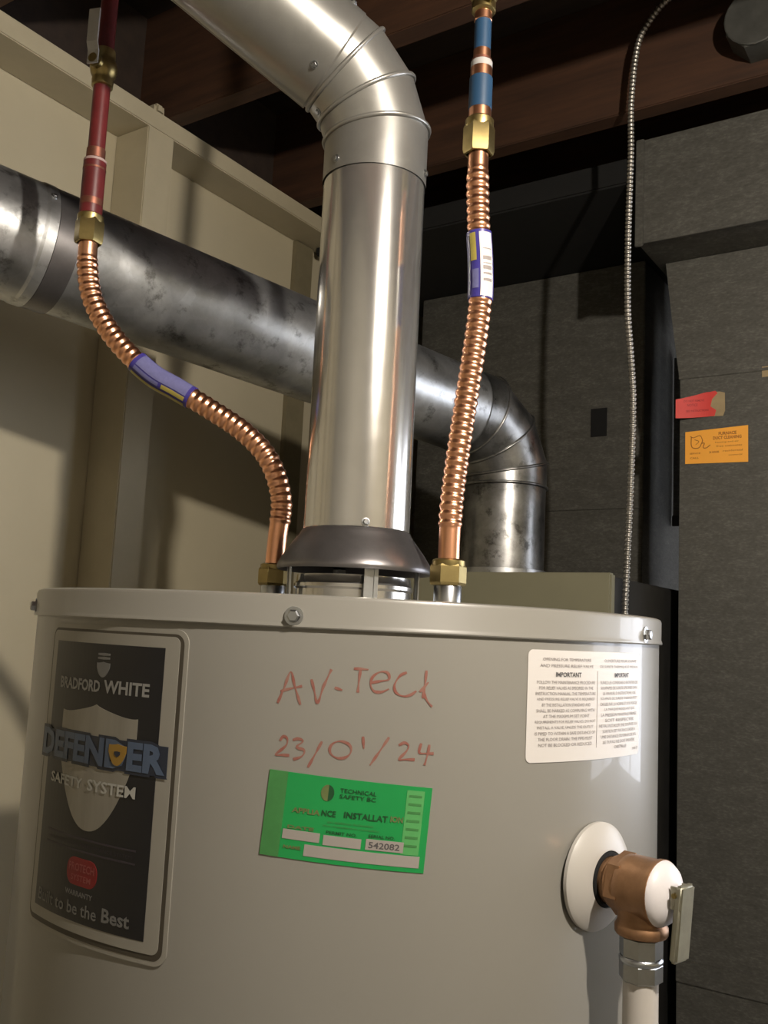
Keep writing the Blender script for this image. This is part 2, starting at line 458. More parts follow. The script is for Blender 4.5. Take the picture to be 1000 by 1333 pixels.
wh = thing('water_heater', 'tall cream cylindrical gas water heater with stickers and badge', 'water heater', (0, 0, 0))
body = mesh_obj('tank_body', *lathe([(0.255, 0.06), (TR, 0.065), (TR, 0.30), (TR, 0.70), (TR, 1.10), (TR, 1.432)], 128, cap0=True), M['enamel'], wh, 30)
mesh_obj('lid', *lathe([(TR - 0.004, 1.4300), (LR + 0.0004, 1.4288), (LR + 0.0009, 1.4297), (LR + 0.0006, 1.4312), (LR, 1.4325), (LR, 1.4470), (LR - 0.0008, 1.4490), (LR - 0.003, 1.4500), (0.20, 1.4490), (0.06, 1.4485)], 128, cap1=True), M['enamel'], wh, 40)
for k in range(3):
    a = R(120 * k + 20)
    mesh_obj('foot', *lathe([(0.022, 0.0), (0.022, 0.01), (0.014, 0.012), (0.014, 0.062)], 20, (0.20 * math.cos(a), 0.20 * math.sin(a), 0), cap0=True, cap1=True), M['zinc'], wh, 40)
for k in range(6):
    ph = R(-7.7 + 62.4 * (k - 1)) if k < 4 else R(-7.7 + 62.4 * 2 + 58 * (k - 3))
    a = TC + ph; nrm = Vector((math.cos(a), math.sin(a), 0))
    mb = MB(); screw_head(mb, nrm * LR + Vector((0, 0, 1.4362)), nrm, 0.0042, 0.0045)
    mesh_obj('screw', mb.V, mb.F, M['zinc'], wh, 30)

# --- patches printed or stuck on the curved jacket
def patch(cols, off, thick=0.0004, xf=None):
    """cols = [(u, v_low, v_high)]; solid curved plate on the tank"""
    xf = xf or (lambda u, v: (u, v))
    V = []; F = []; n = len(cols)
    for (u, lo, hi) in cols:
        for v, o in ((lo, off), (hi, off), (hi, off - thick), (lo, off - thick)):
            s, z = xf(u, v); V.append(on_tank(s, z, o))
    for i in range(n - 1):
        for k in range(4):
            F.append((i * 4 + k, i * 4 + (k + 1) % 4, i * 4 + 4 + (k + 1) % 4, i * 4 + 4 + k))
    F.append((0, 1, 2, 3)); F.append(tuple((n - 1) * 4 + k for k in range(4)))
    return V, F

def rrect(u0, u1, v0, v1, r, n=24):
    us = set()
    for k in range(7):
        c = r * (1 - math.cos(k / 6 * math.pi / 2)); us.add(round(u0 + c, 6)); us.add(round(u1 - c, 6))
    for k in range(1, n): us.add(round(u0 + r + (u1 - u0 - 2 * r) * k / n, 6))
    out = []
    for u in sorted(us):
        d = max(0, u0 + r - u, u - (u1 - r)); e = r - math.sqrt(max(0, r * r - d * d)) if r > 0 else 0
        out.append((u, v0 + e, v1 - e))
    return out

def lettering(items, off, xf=None, sub=None):
    """items = [(text, u0, u1, v0, v1, bold)] -> joined curved lettering"""
    xf = xf or (lambda u, v: (u, v))
    mb = MB()
    for (s, u0, u1, v0, v1, bold) in items:
        V, F = fit_text(s, u0, u1, v0, v1, bold)
        mb.add([on_tank(*xf(u, v), off) for (u, v) in V], F)
    return mb.V, mb.F

def letter_objs(items, off, mat, parent, xf=None, name='lettering'):
    for it in items:
        mesh_obj(name, *lettering([it], off, xf), mat, parent)

# badge on the left
U0, U1, V0, V1 = -0.2500, -0.1092, 1.2195, 1.4210
bd = mesh_obj('badge', *patch(rrect(U0 - 0.003, U1 + 0.003, V0 - 0.003, V1 + 0.003, 0.009), 0.0010, 0.001), M['cream_plate'], wh, label='black and silver badge in a cream frame')
mesh_obj('outline', *patch(rrect(U0, U1, V0, V1, 0.007), 0.0012, 0.0006), M['groove'], bd)
mesh_obj('border', *patch(rrect(U0 + 0.0022, U1 - 0.0030, V0 + 0.0036, V1 - 0.0018, 0.005), 0.0016, 0.0008), M['cream_plate'], bd)
mesh_obj('print_field', *patch(rrect(-0.2400, -0.1232, 1.2300, 1.4118, 0.0003), 0.0018, 0.0006), M['black_print'], bd)
def crest_cols(uc, hw, top, bot, bump_h, n=28):
    out = []
    for i in range(n + 1):
        x = -1 + 2 * i / n; ax = abs(x)
        hi = top - bump_h * (ax ** 0.75) * (1.0 - 0.25 * (ax ** 6))
        lo = bot + (top - bot) * (0.60 * ax ** 2.2 if ax < 0.93 else 0.60 * 0.93 ** 2.2 + (ax - 0.93) * 1.6)
        out.append((uc + x * hw, min(lo, hi - 0.002), hi))
    return out
mesh_obj('shield', *patch(crest_cols(-0.1812, 0.0402, 1.3712, 1.2886, 0.0085), 0.0020, 0.0003), M['silver_print'], bd)
mesh_obj('crest', *patch(crest_cols(-0.1776, 0.0068, 1.3998, 1.3895, 0.001, 10), 0.0020, 0.0003), M['grey_print'], bd)
mb = MB()
for v in (1.4016, 1.4042): mb.add(*patch([(-0.1838, v, v + 0.0013), (-0.1776, v - .0003, v + 0.0016), (-0.1714, v, v + 0.0013)], 0.0020, 0.0002))
mesh_obj('crest_crown', mb.V, mb.F, M['grey_print'], bd)
letter_objs([('BRADFORD', -0.2290, -0.1790, 1.3793, 1.3873, 0.030), ('WHITE', -0.1752, -0.1332, 1.3793, 1.3880, 0.030)], 0.0021, M['white_print'], bd, None, 'lettering')
letter_objs([('SAFETY', -0.2300, -0.1890, 1.3146, 1.3215, 0.02), ('SYSTEM', -0.1835, -0.1380, 1.3146, 1.3222, 0.02)], 0.0024, M['bright_print'], bd, None, 'lettering')
letter_objs([('Built to be the', -0.2345, -0.1640, 1.2345, 1.2425, 0.012), ('Best', -0.1590, -0.1350, 1.2352, 1.2440, 0.025)], 0.0021, M['grey_print'], bd, None, 'lettering')
letter_objs([('DEFENDER', -0.2505, -0.1140, 1.3296, 1.3520, 0.085)], 0.0024, M['navy_print'], bd, None, 'lettering_shadow')
mesh_obj('lettering_shadow', *patch([(-0.2495 + 0.1345 * i / 24, 1.3308, 1.3496 + 0.001 * math.sin(i / 24 * 3.1)) for i in range(25)], 0.0023, 0.0004), M['navy_print'], bd)
letter_objs([('DEFENDER', -0.2485, -0.1160, 1.3318, 1.3502, 0.045)], 0.0027, M['blue_print'], bd, None, 'lettering')
mesh_obj('emblem', *patch(crest_cols(-0.1560, 0.0080, 1.3478, 1.3338, 0.0012, 12), 0.0030, 0.0003), M['gold_print'], bd)
mesh_obj('emblem_mark', *patch(crest_cols(-0.1558, 0.0026, 1.3432, 1.3395, 0.0004, 8), 0.0032, 0.0002), M['navy_print'], bd)
mb = MB()
for v, h in ((1.2822, 0.0012), (1.2742, 0.0012)): mb.add(*patch([(-0.2285 + 0.094 * i / 12, v, v + h) for i in range(13)], 0.0020, 0.0002))
mesh_obj('rule', mb.V, mb.F, M['faint_print'], bd)
letter_objs([('HYDROJET TOTAL PERFORMANCE SYSTEM', -0.2260, -0.1370, 1.2768, 1.2798, 0.0)], 0.0021, M['faint_print'], bd, None, 'lettering')
mesh_obj('logo', *patch(rrect(-0.1985, -0.1665, 1.2530, 1.2705, 0.0075, 10), 0.0020, 0.0003), M['redlogo'], bd, label='red rounded logo')
letter_objs([('PROTECH', -0.1960, -0.1690, 1.2620, 1.2672, 0.02), ('SYSTEM', -0.1930, -0.1720, 1.2560, 1.2598, 0.01)], 0.0022, M['pinklogo'], bd, None, 'lettering')
letter_objs([('WARRANTY', -0.1985, -0.1690, 1.2462, 1.2496, 0.03)], 0.0021, M['grey_print'], bd, None, 'lettering')

# white two-column warning label on the right
WU0, WU1, WV0, WV1 = 0.1208, 0.2495, 1.3490, 1.4222
wlab = mesh_obj('warning_label', *patch(rrect(WU0, WU1, WV0, WV1, 0.004), 0.0005, 0.0004), M['paper'], wh, label='white two column warning label')
left = ['FOLLOW THE MAINTENANCE PROCEDURE', 'FOR RELIEF VALVES AS SPECIFIED IN THE', 'INSTRUCTION MANUAL. THE TEMPERATURE', 'AND PRESSURE RELIEF VALVE IS REQUIRED', 'BY THE INSTALLATION STANDARD AND', 'SHALL BE MARKED AS COMPLYING WITH', 'AT THE MAXIMUM SET POINT', 'REQUIREMENTS FOR RELIEF VALVES. DO NOT', 'INSTALL A VALVE, UNLESS THE OUTLET', 'IS PIPED TO WITHIN A SAFE DISTANCE OF', 'THE FLOOR DRAIN. THE PIPE MUST', 'NOT BE BLOCKED OR REDUCED']
right = ['SUIVEZ LES CONSIGNES D ENTRETIEN DES', 'SOUPAPES DE SURETE SPECIFIEES DANS', 'LE MANUEL D INSTRUCTIONS. UNE', 'SOUPAPE DE SURETE THERMIQUE EST', 'EXIGEE PAR LA NORME ET DOIT PORTER', 'LA MARQUE INDIQUANT QUE', 'LA PRESSION MAXIMALE PERMISE', 'SOIT RESPECTEE', 'NE PAS INSTALLER UNE SOUPAPE SI LA', 'SORTIE N EST PAS RACCORDEE A', 'UNE DISTANCE DU DRAIN DE SOL', 'LE TUYAU NE DOIT PAS ETRE', 'OBSTRUE']
items = [('OPENING FOR TEMPERATURE', 0.1330, 0.1790, 1.4152, 1.4172, 0.0), ('AND PRESSURE RELIEF VALVE', 0.1305, 0.1815, 1.4110, 1.4130, 0.0),
         ('OUVERTURE POUR SOUPAPE', 0.1945, 0.2420, 1.4152, 1.4172, 0.0), ('DE SURETE THERMIQUE ET PRESSION', 0.1895, 0.2450, 1.4110, 1.4130, 0.0)]
wid = [0.30, 0.28, 0.31, 0.30, 0.25, 0.30, 0.24, 0.31, 0.29, 0.31, 0.28, 0.275]
for i, tx in enumerate(left):
    v = 1.4000 - i * 0.00372; c = 0.1560; h = 0.0285 * wid[i] / 0.31 * 1.0
    items.append((tx, c - h, c + h, v, v + 0.0021, 0.0))
for i, tx in enumerate(right):
    v = 1.4000 - i * 0.00372; c = 0.2175; h = [.0275, .027, .024, .027, .027, .022, .026, .021, .028, .024, .026, .023, .009][i]
    items.append((tx, c - h, c + h, v, v + 0.0021, 0.0))
items.append(('238-33', 0.2360, 0.2470, 1.3530, 1.3546, 0.0))
mesh_obj('fine_print', *lettering(items, 0.0008), M['ink'], wlab)['kind'] = 'stuff'
letter_objs([('IMPORTANT', 0.1445, 0.1690, 1.4046, 1.4078, 0.02), ('IMPORTANT', 0.2080, 0.2290, 1.4046, 1.4078, 0.02)], 0.0008, M['ink_bold'], wlab, None, 'lettering')
mesh_obj('divider', *patch([(0.18655, 1.357, 1.409), (0.18685, 1.357, 1.409)], 0.0007, 0.0002), M['ink'], wlab)

# green installation sticker, pasted a little askew
GTL, GTR, GBR, GBL = (-0.0458, 1.3417), (0.0558, 1.3341), (0.0521, 1.2831), (-0.0493, 1.2910)
def gx(u, v):
    a = (GTL[0] + (GTR[0] - GTL[0]) * u, GTL[1] + (GTR[1] - GTL[1]) * u)
    b_ = (GBL[0] + (GBR[0] - GBL[0]) * u, GBL[1] + (GBR[1] - GBL[1]) * u)
    return (a[0] + (b_[0] - a[0]) * v, a[1] + (b_[1] - a[1]) * v)
def gcols(u0, u1, v0, v1, n=10): return [(u0 + (u1 - u0) * i / n, v0, v1) for i in range(n + 1)]
gs = mesh_obj('installation_sticker', *patch(gcols(0, 1, 0, 1, 24), 0.0005, 0.0004, gx), M['green'], wh, label='green installation sticker with blank white fields')
mesh_obj('worn_band', *patch(gcols(0.0, 0.115, 0.0, 1.0, 4), 0.0007, 0.0002, gx), M['green_worn'], gs)
mesh_obj('form_band', *patch(gcols(0.845, 0.955, 0.05, 0.80, 4), 0.0007, 0.0002, gx), M['green_pale'], gs)
mb = MB()
for k in range(7):
    mb.add(*patch(gcols(0.86, 0.94, 0.10 + k * 0.097, 0.128 + k * 0.097, 3), 0.0009, 0.0002, gx))
mesh_obj('form_lines', mb.V, mb.F, M['green_worn'], gs)
for (a, b_, c, d) in ((0.125, 0.350, 0.665, 0.775), (0.372, 0.600, 0.675, 0.790), (0.628, 0.858, 0.662, 0.785), (0.265, 0.965, 0.812, 0.945)):
    mesh_obj('form_field', *patch(gcols(a, b_, c, d, 8), 0.0008, 0.0003, gx), M['box_white'], gs)
def ell(uc, vc, ru, rv, a0=0.0, a1=1.0, n=14):
    out = []
    for i in range(n + 1):
        x = -1 + 2 * (a0 + (a1 - a0) * i / n); e = math.sqrt(max(0.0005, 1 - x * x)); out.append((uc + x * ru, vc - e * rv, vc + e * rv))
    return out
mesh_obj('logo', *patch(ell(0.366, 0.185, 0.040, 0.095, 0.0, 0.55), 0.0008, 0.0002, gx), M['olive_ink'], gs)
mesh_obj('logo', *patch(ell(0.366, 0.185, 0.040, 0.095, 0.55, 1.0), 0.0008, 0.0002, gx), M['green_ink'], gs)
def gtext(items, name, mat):
    it = [(s, u0, u1, v1, v0, b_) for (s, u0, u1, v0, v1, b_) in items]
    letter_objs(it, 0.0009, mat, gs, gx, name)
gtext([('TECHNICAL', 0.440, 0.660, 0.110, 0.160, 0.01), ('SAFETY BC', 0.440, 0.660, 0.180, 0.228, 0.01), ('NCE', 0.345, 0.430, 0.385, 0.455, 0.02), ('INSTALLAT', 0.480, 0.745, 0.375, 0.450, 0.02),
       ('PERMIT NO.', 0.385, 0.570, 0.618, 0.655, 0.01), ('SERIAL NO.', 0.640, 0.800, 0.605, 0.642, 0.01)], 'lettering', M['green_ink'])
gtext([('APPLIA', 0.165, 0.335, 0.398, 0.460, 0.03), ('ION', 0.760, 0.838, 0.370, 0.440, 0.03), ('DATE', 0.150, 0.310, 0.610, 0.650, 0.03), ('NAME', 0.140, 0.245, 0.845, 0.885, 0.03)], 'lettering', M['olive_ink'])
gtext([('gas appliance declaration', 0.385, 0.660, 0.500, 0.535, 0.0), ('this installation complies', 0.360, 0.700, 0.550, 0.580, 0.0)], 'lettering', M['green_worn'])
gtext([('542082', 0.645, 0.835, 0.690, 0.765, 0.02)], 'serial_number', M['ink_bold'])

# red marker handwriting  AV-TecK  23/01/24
STROKES = [[(-0.0437, 1.3819), (-0.0402, 1.3911), (-0.0365, 1.4015), (-0.0335, 1.393), (-0.0292, 1.3816)], [(-0.0422, 1.3893), (-0.036, 1.3912), (-0.0288, 1.3931)], [(-0.0232, 1.3976), (-0.021, 1.3906), (-0.0186, 1.3834), (-0.0153, 1.3939), (-0.011, 1.4043)], [(-0.0085, 1.3932), (-0.0036, 1.3918)], [(0.0029, 1.4054), (0.0074, 1.4054), (0.012, 1.4052)], [(0.0071, 1.4052), (0.0065, 1.3987), (0.006, 1.3908)], [(0.0139, 1.3972), (0.0197, 1.3984), (0.0251, 1.3998), (0.0241, 1.4037), (0.0195, 1.4041), (0.015, 1.4009), (0.0138, 1.396), (0.016, 1.3922), (0.0204, 1.3917), (0.0254, 1.3938)], [(0.0363, 1.4045), (0.032, 1.4022), (0.0288, 1.3963), (0.0303, 1.3915), (0.0351, 1.3897), (0.0396, 1.3909), (0.0429, 1.3932)], [(0.0489, 1.4061), (0.0483, 1.3981), (0.0473, 1.3889)], [(0.045, 1.3927), (0.0478, 1.3958), (0.0505, 1.3989)], [(0.0469, 1.3939), (0.05, 1.3875), (0.0534, 1.3838)],
 [(-0.0407, 1.3591), (-0.0387, 1.3619), (-0.0362, 1.3606), (-0.0368, 1.3564), (-0.043, 1.3506), (-0.039, 1.3506), (-0.0343, 1.3506)], [(-0.0327, 1.36), (-0.0294, 1.361), (-0.0263, 1.3596), (-0.03, 1.3559), (-0.0253, 1.3543), (-0.0263, 1.3507), (-0.0317, 1.3483)], [(-0.0145, 1.3601), (-0.0183, 1.3523), (-0.0224, 1.344)], [(-0.0007, 1.3605), (0.002, 1.3592), (0.0036, 1.357), (0.0036, 1.3545), (0.0021, 1.3522), (-0.0006, 1.3508), (-0.0038, 1.3505), (-0.0068, 1.3514), (-0.0089, 1.3533), (-0.0095, 1.3558), (-0.0086, 1.3582), (-0.0063, 1.36), (-0.0032, 1.3608), (0.0, 1.3603)], [(0.0107, 1.3642), (0.0115, 1.3569)], [(0.0269, 1.3643), (0.0215, 1.3558), (0.0157, 1.347)], [(0.0332, 1.3597), (0.0367, 1.3613), (0.0394, 1.3596), (0.038, 1.356), (0.0337, 1.3511), (0.0382, 1.3512), (0.0437, 1.3512)], [(0.0474, 1.3612), (0.0464, 1.3556), (0.0511, 1.3551), (0.0558, 1.3552)], [(0.0528, 1.3605), (0.0518, 1.3543), (0.05, 1.3479)]]
def ribbon(mb, pts, w, off):
    P = [Vector((p[0], p[1], 0)) for p in pts]
    P = catmull(P, 0.0007) if len(P) > 2 else [P[0].lerp(P[1], i / 12) for i in range(13)]
    V = []; F = []
    for i, p in enumerate(P):
        t_ = (P[min(i + 1, len(P) - 1)] - P[max(i - 1, 0)]).normalized(); n_ = Vector((-t_.y, t_.x, 0)) * w / 2
        n_ *= 0.85 + 0.3 * math.sin(i * 0.37)
        for q in (p + n_, p - n_): V.append(on_tank(q.x, q.y, off))
    for i in range(len(P) - 1): F.append((2 * i, 2 * i + 1, 2 * i + 3, 2 * i + 2))
    mb.add(V, F)
mb = MB()
for i, st in enumerate(STROKES[:11]): ribbon(mb, st, 0.00165, 0.00022 + i * 0.00001)
mesh_obj('handwriting', mb.V, mb.F, M['marker'], wh, label='red marker handwriting AV-TecK')
mb = MB()
for i, st in enumerate(STROKES[11:]): ribbon(mb, st, 0.00165, 0.00022 + i * 0.00001)
mesh_obj('handwriting', mb.V, mb.F, M['marker'], wh, label='red marker date 23/01/24')

# flue collar and draft hood on the lid
mesh_obj('flue_collar', *lathe([(0.0530, 1.4485), (0.0530, 1.4640), (0.0548, 1.4660), (0.0548, 1.4690), (0.0530, 1.4710), (0.0525, 1.4770), (0.0505, 1.4770), (0.0505, 1.4485)], 64), M['vent'], wh, 40)
hood = mesh_obj('draft_hood', *lathe([(0.0497, 1.5190), (0.0504, 1.5185), (0.0520, 1.5150), (0.0570, 1.5085), (0.0640, 1.4990), (0.0695, 1.4900), (0.0712, 1.4860), (0.0716, 1.4835), (0.0706, 1.4815), (0.0690, 1.4820), (0.0640, 1.4870), (0.0500, 1.4960), (0.0480, 1.5190)], 72), M['hood'], wh, 50, label='dull grey flared draft hood')
for k in range(4):
    a = TC + R(14 + 90 * k); n_ = Vector((math.cos(a), math.sin(a), 0)); t_ = Vector((-math.sin(a), math.cos(a), 0))
    mb = MB()
    prof = [(0.0665, 1.4492), (0.0585, 1.4492), (0.0585, 1.4500), (0.0590, 1.4870), (0.0640, 1.4885)]
    for dy0, dy1, bo in ((-0.0062, -0.0012, 0.0012), (-0.0012, 0.0026, 0.0), (0.0026, 0.0062, 0.0012)):
        V = []; F = []
        for (r_, z_) in prof:
            for dy in (dy0, dy1):
                for th in (0.0, 0.0012):
                    V.append(n_ * (r_ + bo + th) + t_ * dy + Vector((0, 0, z_)))
        for i in range(len(prof) - 1):
            b_ = i * 4
            F += [(b_, b_ + 2, b_ + 6, b_ + 4), (b_ + 1, b_ + 5, b_ + 7, b_ + 3), (b_, b_ + 4, b_ + 5, b_ + 1), (b_ + 2, b_ + 3, b_ + 7, b_ + 6)]
        mb.add(V, F)
    mesh_obj('leg', mb.V, mb.F, M['zinc'], hood)

# ------------------------------------------------------------------ relief valve (local axes: x outward, z up)
AV = TC + R(40)
rv = thing('relief_valve', 'bronze relief valve with white cap and lever on the tank side', 'valve', (0.27 * math.cos(AV), 0.27 * math.sin(AV), 1.272))
rv.rotation_euler = (0, 0, AV)
X = (1, 0, 0)
mesh_obj('escutcheon', *lathe([(0.0355, 0.0005), (0.0355, 0.003), (0.0330, 0.0055), (0.0190, 0.0115), (0.0185, 0.0115), (0.0175, 0.004)], 64, axis=X), M['escutcheon'], rv, 40, local=True, label='white conical escutcheon plate')
mesh_obj('gasket', *lathe([(0.0180, 0.004), (0.0186, 0.010), (0.0170, 0.0125), (0.0155, 0.0125)], 40, axis=X), M['black_hole'], rv, 40, local=True)
vb = mesh_obj('valve_body', *lathe([(0.0148, 0.002), (0.0148, 0.0150), (0.0165, 0.0165), (0.0170, 0.0185), (0.0165, 0.0205), (0.0150, 0.0215), (0.0170, 0.0240), (0.0195, 0.0265), (0.0200, 0.0320), (0.0200, 0.0470), (0.0208, 0.0485), (0.0208, 0.0515), (0.0195, 0.0525)], 48, axis=X, cap1=True), M['bronze'], rv, 40, local=True)
mesh_obj('hex_collar', *lathe([(0.0158, 0.0190), (0.0205, 0.0200), (0.0205, 0.0290), (0.0180, 0.0300)], 6, axis=X, rot=0.3), M['bronze'], vb, 20, local=True)
mesh_obj('outlet', *lathe([(0.0160, -0.004), (0.0158, -0.014), (0.0150, -0.018), (0.0156, -0.021), (0.0170, -0.0230), (0.0170, -0.0270), (0.0160, -0.0285), (0.0130, -0.0285)], 40, (0.0365, 0, 0), cap1=True), M['bronze'], vb, 40, local=True)
cp = mesh_obj('cap', *lathe([(0.0205, 0.0515), (0.0203, 0.0525), (0.0180, 0.0560), (0.0125, 0.0590), (0.0070, 0.0605), (0.0001, 0.0608)], 40, axis=X), M['cap'], rv, 50, local=True, label='white domed valve cap')
mesh_obj('stem', *lathe([(0.0055, 0.0590), (0.0055, 0.0640)], 16, axis=X, cap1=True), M['lever'], rv, 40, local=True)
lb = bmesh.new(); bmesh.ops.create_cube(lb, size=1.0)
for v in lb.verts:
    v.co = Vector((0.0675 + v.co.x * 0.0055 - (0.004 if v.co.z < 0 else 0), v.co.y * 0.0165, -0.0145 + v.co.z * 0.0470))
bmesh.ops.bevel(lb, geom=list(lb.edges), offset=0.0016, segments=3, affect='EDGES')
lb.verts.index_update()
LV = [v.co.copy() for v in lb.verts]; LF = [[v.index for v in f.verts] for f in lb.faces]; lb.free()
lv = mesh_obj('lever', LV, LF, M['lever'], rv, 40, local=True, label='flat dull metal test lever hanging down')
mb = MB()
for dy in (-0.0072, 0.0060): mb.add(*box(0.0613, 0.0690, dy, dy + 0.0012, -0.006, 0.008, 0.0004))
mesh_obj('fork', mb.V, mb.F, M['lever'], lv, local=True)
mesh_obj('pin', *lathe([(0.0016, -0.0095), (0.0016, 0.0095)], 12, (0.0650, 0, 0.003), (0, 1, 0), cap0=True, cap1=True), M['brass'], lv, 40, local=True)

ox, oy = (0.27 + 0.0365) * math.cos(AV), (0.27 + 0.0365) * math.sin(AV)
dp = thing('discharge_pipe', 'white plastic drain pipe with a zinc nut below the relief valve', 'pipe', (ox, oy, 0.05))
mesh_obj('nut', *lathe([(0.0110, 1.2430), (0.0138, 1.2420), (0.0138, 1.2310), (0.0132, 1.2302)], 8, (ox, oy, 0), rot=0.2), M['zinc'], dp, 20)
mesh_obj('ferrule', *lathe([(0.0130, 1.2305), (0.0140, 1.2295), (0.0140, 1.2275), (0.0130, 1.2265)], 40, (ox, oy, 0)), M['zinc'], dp, 50)
mesh_obj('nut', *lathe([(0.0132, 1.2270), (0.0138, 1.2260), (0.0138, 1.2165), (0.0110, 1.2145)], 8, (ox, oy, 0), rot=0.2), M['zinc'], dp, 20)
mesh_obj('pipe', *lathe([(0.0090, 1.2380), (0.0112, 1.2370), (0.0112, 0.06), (0.0095, 0.05)], 32, (ox, oy, 0)), M['pvc'], dp, 40)

# ------------------------------------------------------------------ vent pipe
vp = thing('vent_pipe', 'shiny galvanised vent pipe rising from the draft hood to an elbow', 'vent pipe', (0, 0, 1.51))
VR = 0.0490
mesh_obj('pipe_section', *lathe([(VR + 0.0006, 1.5192), (VR, 1.5200), (VR, 1.60), (VR, 1.70), (VR, 1.80), (VR, 1.8575), (VR - 0.001, 1.860), (VR - 0.001, 1.88)], 96), M['vent'], vp, 18, label='shiny straight vertical pipe section')
d = Vector((math.sin(R(212)) * math.cos(R(27)), math.cos(R(212)) * math.cos(R(27)), math.sin(R(27))))
up = Vector((0, 0, 1)); ax = up.cross(d).normalized(); tot = up.angle(d)
dirs = [Quaternion(ax, tot * k / 3) @ up for k in range(4)]
P = [Vector((0, 0, 1.8560)), Vector((0, 0, 1.9070))]
P.append(P[-1] + dirs[1] * 0.036); P.append(P[-1] + dirs[2] * 0.036); P.append(P[-1] + dirs[3] * 0.022)
rings = mitre_rings(P, VR + 0.0012, 96)
el = mesh_obj('elbow', *ring_skin(rings[0], rings[1]), M['elbow'], vp, 40, label='satin adjustable elbow of four gores')
for k in range(1, 4):
    mesh_obj('gore', *ring_skin(rings[k], rings[k + 1]), M['elbow'], el, 40)
for k in range(1, 4):
    c = sum(rings[k], Vector()) / len(rings[k])
    pts = [c + (p - c) * 1.012 for p in rings[k]]
    mesh_obj('bead', *closed_tube(pts, 0.0023, 10), M['elbow'], el, 60)
end = P[-1]
sec = mesh_obj('pipe_section', *lathe([(VR - 0.001, -0.02), (VR, -0.012), (VR + 0.0022, -0.008), (VR + 0.0022, 0.010), (VR + 0.0018, 0.2), (VR + 0.0018, 0.40), (VR + 0.0018, 0.62)], 96, end, d), M['elbow'], vp, 10, label='slanting upper pipe section')
x_, y_, _ = frame_for(d)
mb = MB()
mb.add(*tube([end + d * s_ + (-x_ * 0.55 + Vector((0, 0, -0.8)).normalized() * 0).normalized() * 0 + (cam_r * -1.0 - d * (cam_r * -1.0).dot(d)).normalized() * (VR + 0.0020) for s_ in (-0.01, 0.3, 0.62)], 0.0018, 8))
mesh_obj('seam', mb.V, mb.F, M['elbow'], sec, 60)
def pipe_screw(c, axis_dir, toward, r):
    toward = Vector(toward); axis_dir = Vector(axis_dir).normalized()
    n_ = (toward - axis_dir * toward.dot(axis_dir)).normalized()
    mb_ = MB(); screw_head(mb_, Vector(c) + n_ * r, n_, 0.0026, 0.0028)
    mesh_obj('screw', mb_.V, mb_.F, M['zinc'], vp, 30)
ph = lambda deg: Vector((math.cos(TC + R(deg)), math.sin(TC + R(deg)), 0))
pipe_screw((0, 0, 1.866), up, ph(-47), VR + 0.0012)
pipe_screw((0, 0, 1.866), up, ph(72), VR + 0.0012)
pipe_screw((0, 0, 1.5235), up, ph(9), VR)
cb = -cam_f
pipe_screw(end + d * 0.004, d, cb * 0.65 - up * 0.65, VR + 0.002)
pipe_screw(end + d * 0.006, d, cb * 0.45 + cam_r * 0.6 + up * 0.75, VR + 0.002)
pipe_screw(P[2] + dirs[2] * 0.016, dirs[2], -cam_r + cb * 0.4 - up * 0.3, VR + 0.001)

# ------------------------------------------------------------------ old flue pipe along the wall
FR = 0.0765
F0, F1 = Vector((-0.530, -0.053, 1.8975)), Vector((-0.272, 0.852, 1.8205))
fd = (F1 - F0).normalized()
fp = thing('flue_pipe', 'old stained galvanised flue pipe running along the wall to the furnace', 'flue pipe', (-0.272, 0.862, 1.54))
JN = F0 + fd * 0.048
mesh_obj('pipe_section', *lathe([(FR - 0.001, 0.0), (FR, 0.004), (FR, 0.3), (FR, 0.6), (FR, 0.782)], 72, JN, fd), M['flue'], fp, 12)
mesh_obj('pipe_section', *lathe([(FR + 0.003, 0.0), (FR + 0.003, -0.012), (FR + 0.0016, -0.016), (FR + 0.0016, -0.3), (FR + 0.0016, -0.45)], 72, JN + fd * -0.004, fd), M['flue'], fp, 12)
mesh_obj('drawband', *lathe([(FR + 0.0004, -0.004), (FR + 0.0022, -0.003), (FR + 0.0022, 0.026), (FR + 0.0004, 0.027)], 72, JN, fd), M['hood'], fp, 40, label='darker band at the pipe joint')
dn = Vector((0, 0, -1)); ax2 = fd.cross(dn).normalized(); tot2 = fd.angle(dn)
dd = [Quaternion(ax2, tot2 * k / 3) @ fd for k in range(4)]
Q = [JN + fd * 0.772]
Q.append(F0 + fd * ((F1 - F0).length - 0.085)); Q.append(Q[-1] + dd[1] * 0.062); Q.append(Q[-1] + dd[2] * 0.062); Q.append(Q[-1] + dn * 0.035)
rings = mitre_rings(Q, FR + 0.0014, 72)
el = mesh_obj('elbow', *ring_skin(rings[0], rings[1]), M['flue_shaded'], fp, 40)
for k in range(1, 4): mesh_obj('gore', *ring_skin(rings[k], rings[k + 1]), M['flue_shaded'], el, 40)
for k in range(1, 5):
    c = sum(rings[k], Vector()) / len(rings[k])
    mesh_obj('bead', *closed_tube([c + (p - c) * 1.008 for p in rings[k]], 0.0026, 8), M['flue_shaded'], el, 60)
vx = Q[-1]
mesh_obj('pipe_section', *lathe([(FR, 1.5380), (FR, 1.60), (FR, 1.66), (FR, vx.z - 0.002), (FR - 0.001, vx.z + 0.004)], 72, (vx.x, vx.y, 0)), M['flue_shaded'], fp, 10)
mb = MB(); n_ = (Vector((0.75, -0.6, 0.6)) - fd * Vector((0.75, -0.6, 0.6)).dot(fd)).normalized()
screw_head(mb, JN - fd * 0.012 + n_ * (FR + 0.003), n_, 0.003, 0.003)
mesh_obj('screw', mb.V, mb.F, M['zinc'], fp, 30)

